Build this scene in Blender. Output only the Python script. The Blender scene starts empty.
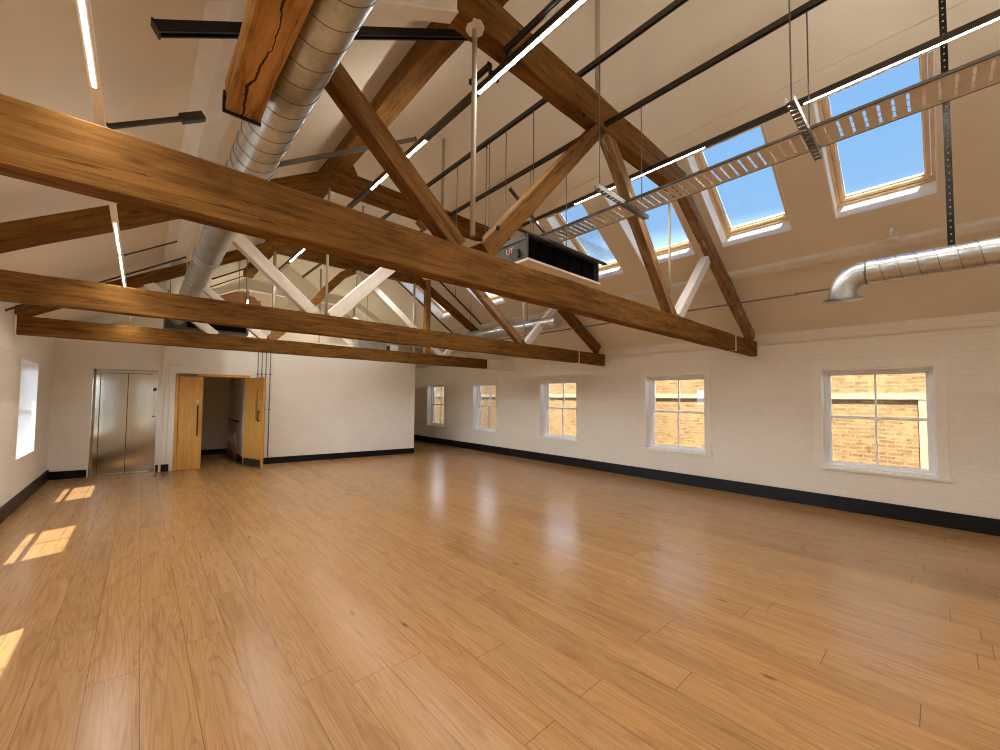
import bpy, bmesh, math, random
from mathutils import Vector, Matrix
random.seed(7)
S = bpy.context.scene
COL = S.collection
PI = math.pi

# ------------------------------------------------------------------ materials
def new_mat(name):
    m = bpy.data.materials.new(name); m.use_nodes = True
    nt = m.node_tree; nt.nodes.clear()
    out = nt.nodes.new('ShaderNodeOutputMaterial')
    bs = nt.nodes.new('ShaderNodeBsdfPrincipled')
    nt.links.new(bs.outputs[0], out.inputs[0])
    return m, nt, bs, out

def N(nt, kind, **kw):
    n = nt.nodes.new(kind)
    for k, v in kw.items():
        if k == 'inp':
            for a, b in v.items(): n.inputs[a].default_value = b
        else: setattr(n, k, v)
    return n
def L(nt, a, b): nt.links.new(a, b)
def math_n(nt, op, a, b=None, c=None):
    n = nt.nodes.new('ShaderNodeMath'); n.operation = op
    for i, v in enumerate((a, b, c)):
        if v is None: continue
        if isinstance(v, (int, float)): n.inputs[i].default_value = v
        else: nt.links.new(v, n.inputs[i])
    return n.outputs[0]
def ramp(nt, fac, stops):
    r = nt.nodes.new('ShaderNodeValToRGB')
    e = r.color_ramp.elements
    while len(e) < len(stops): e.new(0.5)
    for i, (p, c) in enumerate(stops):
        e[i].position = p; e[i].color = (c[0], c[1], c[2], 1)
    nt.links.new(fac, r.inputs[0]); return r.outputs[0]
def mix(nt, fac, a, b, mode='MIX'):
    n = nt.nodes.new('ShaderNodeMix'); n.data_type = 'RGBA'; n.blend_type = mode
    for sock, v in ((n.inputs[0], fac), (n.inputs[6], a), (n.inputs[7], b)):
        if isinstance(v, (int, float)): sock.default_value = v
        elif isinstance(v, tuple): sock.default_value = (v[0], v[1], v[2], 1)
        else: nt.links.new(v, sock)
    return n.outputs[2]
def ocoord(nt, scale=(1, 1, 1), rnd=False):
    t = nt.nodes.new('ShaderNodeTexCoord'); v = t.outputs['Object']
    if rnd:
        oi = nt.nodes.new('ShaderNodeObjectInfo')
        sc = nt.nodes.new('ShaderNodeVectorMath'); sc.operation = 'ADD'
        mu = nt.nodes.new('ShaderNodeMath'); mu.operation = 'MULTIPLY'; mu.inputs[1].default_value = 37.0
        nt.links.new(oi.outputs['Random'], mu.inputs[0])
        nt.links.new(v, sc.inputs[0]); nt.links.new(mu.outputs[0], sc.inputs[1]); v = sc.outputs[0]
    m = nt.nodes.new('ShaderNodeMapping'); m.inputs['Scale'].default_value = scale
    nt.links.new(v, m.inputs[0]); return m.outputs[0]
def bump(nt, bs, h, strength=.3, dist=.01):
    b = nt.nodes.new('ShaderNodeBump'); b.inputs['Strength'].default_value = strength; b.inputs['Distance'].default_value = dist
    nt.links.new(h, b.inputs['Height']); nt.links.new(b.outputs[0], bs.inputs['Normal'])

def plain(name, col, rough=.5, metal=0., noise=.06, nscale=6., spec=.5):
    m, nt, bs, o = new_mat(name)
    n = N(nt, 'ShaderNodeTexNoise', inp={'Scale': nscale, 'Detail': 4.})
    L(nt, ocoord(nt), n.inputs['Vector'])
    c = ramp(nt, n.outputs[0], [(.3, tuple(x*(1-noise) for x in col)), (.7, tuple(min(1, x*(1+noise)) for x in col))])
    L(nt, c, bs.inputs['Base Color'])
    bs.inputs['Roughness'].default_value = rough; bs.inputs['Metallic'].default_value = metal
    bs.inputs['Specular IOR Level'].default_value = spec
    return m

def timber(name, dark, mid, light, rough=.75, worn=None, worn_amt=0., split=False):
    m, nt, bs, o = new_mat(name)
    v = ocoord(nt, (1.3, 16, 16), True)
    n1 = N(nt, 'ShaderNodeTexNoise', inp={'Scale': 1.9, 'Detail': 9., 'Roughness': .7, 'Distortion': .35}); L(nt, v, n1.inputs['Vector'])
    v2 = ocoord(nt, (1.2, 3.4, 3.4), True)
    n2 = N(nt, 'ShaderNodeTexNoise', inp={'Scale': 1.7, 'Detail': 5., 'Roughness': .6, 'Distortion': 1.2}); L(nt, v2, n2.inputs['Vector'])
    c = ramp(nt, n1.outputs[0], [(.30, dark), (.5, mid), (.72, light)])
    c2 = ramp(nt, n2.outputs[0], [(.3, (.55, .5, .45)), (.55, (1, 1, 1)), (.8, (1.0, .93, .84))])
    c = mix(nt, .75, c, c2, 'MULTIPLY')
    # long drying cracks
    v3 = ocoord(nt, (.35, 10, 10), True)
    n3 = N(nt, 'ShaderNodeTexNoise', inp={'Scale': 1.4, 'Detail': 3., 'Distortion': .5}); L(nt, v3, n3.inputs['Vector'])
    d = math_n(nt, 'ABSOLUTE', math_n(nt, 'SUBTRACT', n3.outputs[0], .5))
    crack = math_n(nt, 'LESS_THAN', d, .0035)
    c = mix(nt, math_n(nt, 'MULTIPLY', crack, .6), c, tuple(x*.3 for x in dark))
    # knots
    v4 = ocoord(nt, (1.6, 5, 5), True)
    vo = N(nt, 'ShaderNodeTexVoronoi', inp={'Scale': 1.5}); L(nt, v4, vo.inputs['Vector'])
    kn = ramp(nt, vo.outputs['Distance'], [(.05, (1, 1, 1)), (.16, (0, 0, 0))])
    c = mix(nt, math_n(nt, 'MULTIPLY', kn, .6), c, tuple(x*.35 for x in dark))
    if split:
        t6 = nt.nodes.new('ShaderNodeTexCoord'); s6 = nt.nodes.new('ShaderNodeSeparateXYZ'); L(nt, t6.outputs['Object'], s6.inputs[0])
        n6 = N(nt, 'ShaderNodeTexNoise', noise_dimensions='1D', inp={'Scale': 3.2, 'Detail': 4., 'Roughness': .6}); L(nt, s6.outputs[0], n6.inputs['W'])
        off = math_n(nt, 'SUBTRACT', s6.outputs[1], math_n(nt, 'MULTIPLY_ADD', n6.outputs[0], .07, -.035))
        wdt = math_n(nt, 'MULTIPLY_ADD', n6.outputs[0], .010, -.0015)
        crk = math_n(nt, 'LESS_THAN', math_n(nt, 'ABSOLUTE', off), wdt)
        c = mix(nt, math_n(nt, 'MULTIPLY', crk, .92), c, (.012, .005, .002))
    if worn:
        v5 = ocoord(nt, (1.1, 5, 5), True)
        n5 = N(nt, 'ShaderNodeTexNoise', inp={'Scale': 2.2, 'Detail': 9., 'Roughness': .75}); L(nt, v5, n5.inputs['Vector'])
        f = ramp(nt, n5.outputs[0], [(.62-worn_amt*.4, (0, 0, 0)), (.70-worn_amt*.4, (1, 1, 1))])
        c = mix(nt, math_n(nt, 'MULTIPLY', f, .85), c, worn)
    L(nt, c, bs.inputs['Base Color']); bs.inputs['Roughness'].default_value = rough
    bs.inputs['Specular IOR Level'].default_value = .10
    bump(nt, bs, math_n(nt, 'SUBTRACT', n1.outputs[0], crack), .35, .005)
    return m

M = {}
M['timber'] = timber('old oak timber', (.075, .031, .006), (.175, .078, .0155), (.26, .128, .032))
M['timber_light'] = timber('sawn pine timber', (.19, .085, .022), (.33, .16, .05), (.44, .23, .08))
M['timber_hewn'] = timber('hewn timber', (.20, .088, .022), (.47, .24, .072), (.60, .35, .13), split=True)
M['timber_grey'] = timber('weathered grey brown timber', (.14, .075, .03), (.28, .16, .075), (.40, .26, .145), worn=(.56, .49, .42), worn_amt=.1)
M['timber_white'] = timber('old whitewashed timber', (.20, .10, .04), (.40, .24, .11), (.5, .33, .18), worn=(.76, .74, .72), worn_amt=.72)
M['white_paint'] = plain('white paint', (.80, .78, .74), .45)
M['white_timber'] = plain('white painted timber', (.78, .735, .66), .5, noise=.05, nscale=9)
M['white_gloss'] = plain('white gloss joinery', (.90, .90, .90), .3, noise=.02)
M['cream_paint'] = plain('cream plaster', (.81, .755, .64), .75, noise=.035, nscale=1.6)
M['trim_paint'] = plain('cream eggshell trim', (.77, .705, .595), .45, noise=.02)
M['black_base'] = plain('black skirting paint', (.006, .006, .007), .4, noise=.2, spec=.22)
M['black_metal'] = plain('black steel', (.02, .018, .016), .42, .6, .15)
M['dark_steel'] = plain('dark bronze steel', (.07, .062, .052), .45, .7, .15)
M['grey_rail'] = plain('grey steel channel', (.17, .16, .145), .45, .75, .1)
M['unit_grey'] = plain('dark galvanised casing', (.085, .083, .072), .5, .5, .12, 20)
M['unit_black'] = plain('black filter opening', (.003, .003, .0035), .9, 0, .3, spec=.05)
M['steel'] = plain('brushed stainless steel', (.60, .54, .46), .28, 1., .05, 3)
M['wire'] = plain('grey threaded rod', (.20, .185, .16), .5, .5)
M['rod_paint'] = plain('painted iron rod', (.46, .40, .32), .5, .0)
M['pine_frame'] = plain('varnished pine frame', (.74, .51, .27), .4, noise=.08)
M['smoke_white'] = plain('white plastic', (.82, .81, .8), .4, noise=.02)
M['orange_letters'] = plain('pink orange lettering', (.75, .36, .25), .6)
M['rubber'] = plain('dark rubber', (.02, .018, .016), .7)
M['neigh_band'] = plain('pale rendered band', (.24, .185, .105), .8, noise=.2, nscale=12)
M['dark_ink'] = plain('dark display', (.035, .025, .02), .3)

# stainless with vertical brushing
def brushed():
    m, nt, bs, o = new_mat('brushed lift steel')
    n = N(nt, 'ShaderNodeTexNoise', inp={'Scale': 4., 'Detail': 5.}); L(nt, ocoord(nt, (60, 60, 1.2)), n.inputs['Vector'])
    L(nt, ramp(nt, n.outputs[0], [(.3, (.42, .365, .29)), (.7, (.52, .46, .375))]), bs.inputs['Base Color'])
    bs.inputs['Metallic'].default_value = 1.; bs.inputs['Roughness'].default_value = .15
    return m
M['lift_steel'] = brushed()

def galvanised():
    m, nt, bs, o = new_mat('galvanised spiral steel')
    vo = N(nt, 'ShaderNodeTexVoronoi', inp={'Scale': 38.}); L(nt, ocoord(nt), vo.inputs['Vector'])
    n = N(nt, 'ShaderNodeTexNoise', inp={'Scale': 7., 'Detail': 3.}); L(nt, ocoord(nt), n.inputs['Vector'])
    f = math_n(nt, 'MULTIPLY_ADD', vo.outputs['Distance'], .35, n.outputs[0])
    L(nt, ramp(nt, f, [(.35, (.40, .435, .46)), (.85, (.60, .635, .66))]), bs.inputs['Base Color'])
    bs.inputs['Metallic'].default_value = 1.
    bs.inputs['Roughness'].default_value = .33
    return m
M['galv'] = galvanised()
M['galv_seam'] = plain('duct seam', (.17, .165, .15), .5, .8)

def painted_brick(name, col, strength=.16):
    m, nt, bs, o = new_mat(name)
    t = nt.nodes.new('ShaderNodeTexCoord')
    sp = nt.nodes.new('ShaderNodeSeparateXYZ'); L(nt, t.outputs['Object'], sp.inputs[0])
    cb = nt.nodes.new('ShaderNodeCombineXYZ'); L(nt, sp.outputs[0], cb.inputs[0]); L(nt, sp.outputs[2], cb.inputs[1])
    br = N(nt, 'ShaderNodeTexBrick', inp={'Scale': 1., 'Brick Width': .225, 'Row Height': .072, 'Mortar Size': .008, 'Mortar Smooth': .6, 'Bias': 0.})
    br.inputs['Color1'].default_value = (*col, 1); br.inputs['Color2'].default_value = (*[x*.985 for x in col], 1)
    br.inputs['Mortar'].default_value = (*[x*.955 for x in col], 1)
    L(nt, cb.outputs[0], br.inputs['Vector'])
    n = N(nt, 'ShaderNodeTexNoise', inp={'Scale': 2.2, 'Detail': 5.}); L(nt, ocoord(nt), n.inputs['Vector'])
    c = mix(nt, .5, br.outputs[0], ramp(nt, n.outputs[0], [(.35, (.93, .92, .9)), (.65, (1, 1, 1))]), 'MULTIPLY')
    L(nt, c, bs.inputs['Base Color']); bs.inputs['Roughness'].default_value = .62
    n2 = N(nt, 'ShaderNodeTexNoise', inp={'Scale': 45., 'Detail': 3.}); L(nt, ocoord(nt), n2.inputs['Vector'])
    h = math_n(nt, 'MULTIPLY_ADD', n2.outputs[0], .25, math_n(nt, 'SUBTRACT', 1., br.outputs['Fac']))
    bump(nt, bs, h, strength, .012)
    return m
M['brick_cream'] = painted_brick('cream painted brick', (.77, .71, .61))
M['brick_white'] = painted_brick('white painted brick', (.86, .835, .78))

def stock_brick():
    m, nt, bs, o = new_mat('yellow stock brick')
    t = nt.nodes.new('ShaderNodeTexCoord')
    sp = nt.nodes.new('ShaderNodeSeparateXYZ'); L(nt, t.outputs['Object'], sp.inputs[0])
    cb = nt.nodes.new('ShaderNodeCombineXYZ'); L(nt, sp.outputs[0], cb.inputs[0]); L(nt, sp.outputs[2], cb.inputs[1])
    br = N(nt, 'ShaderNodeTexBrick', inp={'Scale': 1., 'Brick Width': .225, 'Row Height': .075, 'Mortar Size': .012, 'Mortar Smooth': .3, 'Bias': -.2})
    br.inputs['Color1'].default_value = (.205, .122, .047, 1); br.inputs['Color2'].default_value = (.115, .058, .020, 1)
    br.inputs['Mortar'].default_value = (.20, .135, .062, 1)
    L(nt, cb.outputs[0], br.inputs['Vector'])
    vs = nt.nodes.new('ShaderNodeMapping'); vs.inputs['Scale'].default_value = (5.5, 5.5, 15); L(nt, t.outputs['Object'], vs.inputs[0])
    n = N(nt, 'ShaderNodeTexNoise', inp={'Scale': 1.3, 'Detail': 5., 'Roughness': .75}); L(nt, vs.outputs[0], n.inputs['Vector'])
    c = mix(nt, 1., br.outputs[0], ramp(nt, n.outputs[0], [(.34, (.2, .15, .12)), (.44, (.85, .8, .74)), (.62, (1.15, 1.12, 1.05))]), 'MULTIPLY')
    n2 = N(nt, 'ShaderNodeTexNoise', inp={'Scale': .9, 'Detail': 3.}); L(nt, ocoord(nt), n2.inputs['Vector'])
    c = mix(nt, .6, c, ramp(nt, n2.outputs[0], [(.35, (.8, .74, .66)), (.6, (1, 1, 1))]), 'MULTIPLY')
    L(nt, c, bs.inputs['Base Color']); bs.inputs['Roughness'].default_value = .85
    return m
M['stock_brick'] = stock_brick()

def gable_mat():
    # white painted brick with a rough patch of bare brown brick left unpainted
    m = painted_brick('end wall paint with bare brick patch', (.76, .68, .58)); nt = m.node_tree
    bs = [n for n in nt.nodes if n.type == 'BSDF_PRINCIPLED'][0]
    old = bs.inputs['Base Color'].links[0].from_socket
    t = nt.nodes.new('ShaderNodeTexCoord'); sp = nt.nodes.new('ShaderNodeSeparateXYZ'); L(nt, t.outputs['Object'], sp.inputs[0])
    n = N(nt, 'ShaderNodeTexNoise', inp={'Scale': 3.2, 'Detail': 5.}); L(nt, t.outputs['Object'], n.inputs['Vector'])
    dx = math_n(nt, 'DIVIDE', math_n(nt, 'SUBTRACT', sp.outputs[0], 1.55), 1.0)
    dz = math_n(nt, 'DIVIDE', math_n(nt, 'SUBTRACT', sp.outputs[2], 4.05), .50)
    r = math_n(nt, 'ADD', math_n(nt, 'MULTIPLY', dx, dx), math_n(nt, 'MULTIPLY', dz, dz))
    r = math_n(nt, 'MULTIPLY_ADD', math_n(nt, 'SUBTRACT', n.outputs[0], .5), 2.2, r)
    f = math_n(nt, 'LESS_THAN', r, .8)
    L(nt, mix(nt, f, old, (.30, .13, .055)), bs.inputs['Base Color'])
    return m
M['gable'] = gable_mat()

def floor_mat():
    m, nt, bs, o = new_mat('oak plank floor')
    PW, PL = .2125, 2.2
    t = nt.nodes.new('ShaderNodeTexCoord'); sp = nt.nodes.new('ShaderNodeSeparateXYZ'); L(nt, t.outputs['Object'], sp.inputs[0])
    u = math_n(nt, 'DIVIDE', math_n(nt, 'SUBTRACT', sp.outputs[0], .046), PW)
    iu = math_n(nt, 'FLOOR', u); fu = math_n(nt, 'SUBTRACT', u, iu)
    wn = N(nt, 'ShaderNodeTexWhiteNoise', noise_dimensions='1D'); L(nt, iu, wn.inputs['W'])
    v = math_n(nt, 'ADD', math_n(nt, 'DIVIDE', sp.outputs[1], PL), math_n(nt, 'MULTIPLY', wn.outputs['Value'], 3.7))
    iv = math_n(nt, 'FLOOR', v); fv = math_n(nt, 'SUBTRACT', v, iv)
    cid = nt.nodes.new('ShaderNodeCombineXYZ'); L(nt, iu, cid.inputs[0]); L(nt, iv, cid.inputs[1])
    wb = N(nt, 'ShaderNodeTexWhiteNoise', noise_dimensions='2D'); L(nt, cid.outputs[0], wb.inputs['Vector'])
    # grain coordinates, shifted per board
    sh = nt.nodes.new('ShaderNodeCombineXYZ')
    L(nt, math_n(nt, 'MULTIPLY_ADD', wb.outputs['Value'], 31., sp.outputs[0]), sh.inputs[0])
    L(nt, math_n(nt, 'MULTIPLY_ADD', wb.outputs['Value'], 57., sp.outputs[1]), sh.inputs[1])
    def mp(sc):
        q = nt.nodes.new('ShaderNodeMapping'); q.inputs['Scale'].default_value = sc; L(nt, sh.outputs[0], q.inputs[0]); return q.outputs[0]
    n1 = N(nt, 'ShaderNodeTexNoise', inp={'Scale': 1., 'Detail': 7., 'Roughness': .65, 'Distortion': .6}); L(nt, mp((70, 2.0, 1)), n1.inputs['Vector'])
    n2 = N(nt, 'ShaderNodeTexNoise', inp={'Scale': 1., 'Detail': 3., 'Distortion': 1.0}); L(nt, mp((9, 1.1, 1)), n2.inputs['Vector'])
    n4 = N(nt, 'ShaderNodeTexNoise', inp={'Scale': 1., 'Detail': 1.5, 'Roughness': .45, 'Distortion': .3}); L(nt, mp((8.5, .55, 1)), n4.inputs['Vector'])
    rg = math_n(nt, 'MULTIPLY_ADD', math_n(nt, 'SINE', math_n(nt, 'MULTIPLY', n4.outputs[0], 95.)), .5, .5)
    c = ramp(nt, n1.outputs[0], [(.24, (.305, .162, .067)), (.5, (.385, .216, .092)), (.76, (.44, .257, .117))])
    c = mix(nt, .5, c, ramp(nt, n2.outputs[0], [(.25, (.66, .58, .50)), (.5, (1, 1, 1)), (.75, (1.0, .97, .92))]), 'MULTIPLY')
    c = mix(nt, .42, c, ramp(nt, rg, [(.0, (.70, .60, .50)), (.38, (1, 1, 1))]), 'MULTIPLY')
    # board to board variation
    c = mix(nt, .8, c, ramp(nt, wb.outputs['Value'], [(0., (.84, .82, .79)), (.5, (1, 1, 1)), (1., (1.0, .93, .84))]), 'MULTIPLY')
    # knots
    vo = N(nt, 'ShaderNodeTexVoronoi', inp={'Scale': 1.}); L(nt, mp((5.2, 2.0, 1)), vo.inputs['Vector'])
    k = ramp(nt, vo.outputs['Distance'], [(.03, (1, 1, 1)), (.11, (0, 0, 0))])
    gate = math_n(nt, 'GREATER_THAN', vo.outputs['Color'], .45)
    c = mix(nt, math_n(nt, 'MULTIPLY', math_n(nt, 'MULTIPLY', k, gate), .75), c, (.11, .045, .014))
    # seams
    e1 = math_n(nt, 'LESS_THAN', fu, .013); e2 = math_n(nt, 'LESS_THAN', fv, .0016)
    seam = math_n(nt, 'MAXIMUM', e1, e2)
    c = mix(nt, math_n(nt, 'MULTIPLY', seam, .75), c, (.09, .04, .015))
    L(nt, c, bs.inputs['Base Color'])
    L(nt, math_n(nt, 'MULTIPLY_ADD', n2.outputs[0], .08, .20), bs.inputs['Roughness'])
    bs.inputs['Specular IOR Level'].default_value = .30
    bump(nt, bs, math_n(nt, 'MULTIPLY', seam, -1.), .2, .003)
    return m
M['floor'] = floor_mat()

def door_mat():
    m, nt, bs, o = new_mat('yellow oak veneer')
    n = N(nt, 'ShaderNodeTexNoise', inp={'Scale': 1.5, 'Detail': 7., 'Distortion': .5}); L(nt, ocoord(nt, (22, 22, 1.3)), n.inputs['Vector'])
    L(nt, ramp(nt, n.outputs[0], [(.3, (.52, .25, .045)), (.7, (.66, .36, .085))]), bs.inputs['Base Color'])
    bs.inputs['Roughness'].default_value = .42
    return m
M['door_oak'] = door_mat()

def glass_mat(name='clear pane', refl=1.0):
    m, nt, bs, o = new_mat(name); nt.nodes.remove(bs)
    tr = nt.nodes.new('ShaderNodeBsdfTransparent'); tr.inputs[0].default_value = (.96, .98, .98, 1)
    gl = nt.nodes.new('ShaderNodeBsdfGlossy'); gl.inputs['Roughness'].default_value = .02
    fr = nt.nodes.new('ShaderNodeFresnel'); fr.inputs[0].default_value = 1.45
    mx = nt.nodes.new('ShaderNodeMixShader')
    L(nt, math_n(nt, 'MULTIPLY', fr.outputs[0], .7*refl), mx.inputs[0]); L(nt, tr.outputs[0], mx.inputs[1]); L(nt, gl.outputs[0], mx.inputs[2])
    L(nt, mx.outputs[0], o.inputs[0]); return m
M['glass'] = glass_mat()

def emit_mat(name, col, st):
    m, nt, bs, o = new_mat(name); nt.nodes.remove(bs)
    e = nt.nodes.new('ShaderNodeEmission'); e.inputs[0].default_value = (*col, 1); e.inputs[1].default_value = st
    L(nt, e.outputs[0], o.inputs[0]); return m
LED = 22.
M['led'] = emit_mat('lit LED diffuser', (1.0, .95, .87), LED)
M['tray_grey'] = plain('dull galvanised sheet', (.66, .63, .58), .5, .0, .08, 14)
M['up_fill'] = emit_mat('added upward fill glow', (1.0, .95, .86), 38.)  # added glow on top of the strips, brightens the ceiling
M['up_fill_low'] = emit_mat('dimmer added upward fill glow', (1.0, .95, .86), 24.)  # weaker added ceiling glow for the left strip
M['led_off'] = plain('unlit opal diffuser', (.62, .57, .5), .5)

# ------------------------------------------------------------------ mesh helpers
def box(bm, x0, x1, y0, y1, z0, z1, T=None):
    vs = [bm.verts.new(v) for v in ((x0,y0,z0),(x1,y0,z0),(x1,y1,z0),(x0,y1,z0),(x0,y0,z1),(x1,y0,z1),(x1,y1,z1),(x0,y1,z1))]
    for f in ((0,3,2,1),(4,5,6,7),(0,1,5,4),(1,2,6,5),(2,3,7,6),(3,0,4,7)):
        bm.faces.new([vs[i] for i in f])
    if T is not None: bmesh.ops.transform(bm, matrix=T, verts=vs)
    return vs
def frame_from(d, up=Vector((0, 0, 1))):
    x = Vector(d).normalized()
    if abs(x.dot(up)) > .98: up = Vector((0, 1, 0))
    y = up.cross(x).normalized(); z = x.cross(y)
    return Matrix((x, y, z)).transposed()
def tube(bm, pts, r, n=16, cap=True, radii=None):
    pts = [Vector(p) for p in pts]; rings = []
    ref = None
    for i, p in enumerate(pts):
        d = (pts[min(i+1, len(pts)-1)] - pts[max(i-1, 0)]).normalized()
        if ref is None:
            ref = Vector((0, 0, 1)) if abs(d.z) < .9 else Vector((1, 0, 0))
        s = d.cross(ref).normalized(); u = s.cross(d).normalized(); ref = u
        rr = radii[i] if radii else r
        rings.append([bm.verts.new(p + (s*math.cos(2*PI*k/n) + u*math.sin(2*PI*k/n))*rr) for k in range(n)])
    for a, b in zip(rings, rings[1:]):
        for k in range(n):
            f = bm.faces.new((a[k], a[(k+1) % n], b[(k+1) % n], b[k])); f.smooth = True
    if cap:
        bm.faces.new(list(reversed(rings[0]))); bm.faces.new(rings[-1])
    return rings
def disc(bm, c, axis, r0, r1, h, n=24):
    tube(bm, [Vector(c), Vector(c) + Vector(axis)*h], r0, n, True, [r0, r1])

def obj(name, bm, mat, parent=None, mw=None, bevel=0., smooth=False):
    bmesh.ops.recalc_face_normals(bm, faces=bm.faces)
    if bevel > 0:
        bmesh.ops.bevel(bm, geom=[e for e in bm.edges if e.is_manifold and e.calc_face_angle(0) > .6], offset=bevel, segments=2, affect='EDGES', profile=.6)
    me = bpy.data.meshes.new(name); bm.to_mesh(me); bm.free()
    o = bpy.data.objects.new(name, me); COL.objects.link(o)
    me.materials.append(M[mat] if isinstance(mat, str) else mat)
    if parent is not None:
        o.parent = parent
        o.matrix_parent_inverse = Matrix.Identity(4)
    mw = mw if mw is not None else Matrix.Identity(4)
    o.matrix_basis = (WM[parent.name].inverted() @ mw) if parent is not None else mw
    WM[o.name] = mw.copy()
    return o
WM = {}
def pieces(name, bm, mat, parent=None, mw=None, bevel=0.):
    """every loose piece of bm becomes a part of its own"""
    bm.verts.index_update(); bm.verts.ensure_lookup_table(); seen = set(); out = []
    for v in list(bm.verts):
        if v in seen: continue
        st = [v]; isl = set()
        while st:
            q = st.pop()
            if q in isl: continue
            isl.add(q); st.extend(e.other_vert(q) for e in q.link_edges)
        seen |= isl
        nb = bmesh.new(); mp = {q: nb.verts.new(q.co) for q in isl}
        for f in bm.faces:
            if f.verts[0] in isl:
                nf = nb.faces.new([mp[q] for q in f.verts]); nf.smooth = f.smooth
        out.append(obj(name, nb, mat, parent, mw, bevel))
    bm.free(); return out
def tag(o, label, cat, group=None, kind=None):
    o['label'] = label; o['category'] = cat
    if group: o['group'] = group
    if kind: o['kind'] = kind
    return o
def thing(name, label, cat, loc=(0, 0, 0), group=None, kind=None, mw=None):
    o = bpy.data.objects.new(name, None); COL.objects.link(o); o.empty_display_size = .2
    m = mw if mw is not None else Matrix.Translation(Vector(loc))
    o.matrix_basis = m; WM[o.name] = m.copy()
    tag(o, label, cat, group, kind); return o
def struct(name, bm, mat, label, cat, mw=None, bevel=0.):
    o = obj(name, bm, mat, None, mw, bevel); tag(o, label, cat, None, 'structure'); return o

def beam_mesh(Lg, w, h, jit=.004, seg=.28, taper=0.):
    """timber lying along +x from 0 to Lg, centred on y,z; slightly uneven hewn faces"""
    bm = bmesh.new(); n = max(2, int(Lg/seg)); rings = []
    for i in range(n+1):
        x = Lg*i/n; k = 1-taper*i/n; r = []
        for (sy, sz) in ((-1,-1),(0,-1),(1,-1),(1,0),(1,1),(0,1),(-1,1),(-1,0)):
            r.append(bm.verts.new((x, sy*w/2*k+random.uniform(-jit, jit), sz*h/2*k+random.uniform(-jit, jit))))
        rings.append(r)
    for a, b in zip(rings, rings[1:]):
        for k in range(8): bm.faces.new((a[k], a[(k+1) % 8], b[(k+1) % 8], b[k]))
    bm.faces.new(list(reversed(rings[0]))); bm.faces.new(rings[-1])
    bmesh.ops.recalc_face_normals(bm, faces=bm.faces)
    es = [e for e in bm.edges if e.is_manifold and e.calc_face_angle(0) > .9]
    bmesh.ops.bevel(bm, geom=es, offset=min(w, h)*.05, segments=1, affect='EDGES')
    return bm
def beam(name, p0, p1, w, h, mat, parent, jit=.004, up=Vector((0, 0, 1))):
    p0, p1 = Vector(p0), Vector(p1); d = p1-p0
    R = frame_from(d, up).to_4x4(); R.translation = p0
    return obj(name, beam_mesh(d.length, w, h, jit), mat, parent, R)

# ------------------------------------------------------------------ dimensions
H = 1.55
XL, XR = -1.21, 7.45
YB, YE = -3.1, 12.95           # back wall, end wall
RX, RZ = 3.10, 5.50            # ridge
ZL, ZR = 2.80, 2.62            # wall heads left and right
SR = (RZ-ZR)/(XR-RX); SLf = (RZ-ZL)/(RX-XL)
def zc(x): return RZ-SR*(x-RX) if x > RX else RZ-SLf*(RX-x)

# ------------------------------------------------------------------ camera
F_PX, YAW, PIT, ROL, CY = 396.49, .735187, .041039, .00879, 381.89
fwd = Vector((math.sin(YAW)*math.cos(PIT), math.cos(YAW)*math.cos(PIT), math.sin(PIT)))
rt = Vector((math.cos(YAW), -math.sin(YAW), 0)); upv = rt.cross(fwd)
rt2 = rt*math.cos(ROL)+upv*math.sin(ROL); up2 = -rt*math.sin(ROL)+upv*math.cos(ROL)
cam = bpy.data.cameras.new('camera'); co = bpy.data.objects.new('camera', cam); COL.objects.link(co)
mw = Matrix((rt2, up2, -fwd)).transposed().to_4x4(); mw.translation = (0, 0, H)
co.matrix_world = mw
cam.sensor_width = 36; cam.sensor_fit = 'HORIZONTAL'; cam.lens = F_PX/1000*36; cam.shift_y = (CY-375)/1000
cam.clip_start = .02
S.camera = co

# ------------------------------------------------------------------ walls with openings
def wall_bm(x0, x1, z0, z1, th, holes):
    """front face at y=0, thickness towards +y; holes = [(xa,xb,za,zb)] not overlapping in x"""
    bm = bmesh.new(); cur = x0
    for xa, xb, za, zb in sorted(holes):
        if xa > cur: box(bm, cur, xa, 0, th, z0, z1)
        if za > z0: box(bm, xa, xb, 0, th, z0, za)
        if zb < z1: box(bm, xa, xb, 0, th, zb, z1)
        cur = xb
    if cur < x1: box(bm, cur, x1, 0, th, z0, z1)
    return bm
def axes(o, x, y, z):
    m = Matrix((Vector(x), Vector(y), Vector(z))).transposed().to_4x4(); m.translation = Vector(o); return m
# local frames: x along the wall, y outwards, z up
FR = axes((XR, 0, 0), (0, -1, 0), (1, 0, 0), (0, 0, 1))       # right wall: local x = -Y
FL = axes((XL, 0, 0), (0, 1, 0), (-1, 0, 0), (0, 0, 1))       # left wall:  local x = +Y
ang = math.atan(-.1421); cu, su = math.cos(ang), math.sin(ang)
FF = axes((0, 10.66, 0), (cu, su, 0), (-su, cu, 0), (0, 0, 1))   # far wall (slightly out of square)
def sF(x): return x/cu
FE = axes((0, YE, 0), (1, 0, 0), (0, 1, 0), (0, 0, 1))
FB = axes((0, YB, 0), (-1, 0, 0), (0, -1, 0), (0, 0, 1))

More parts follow.
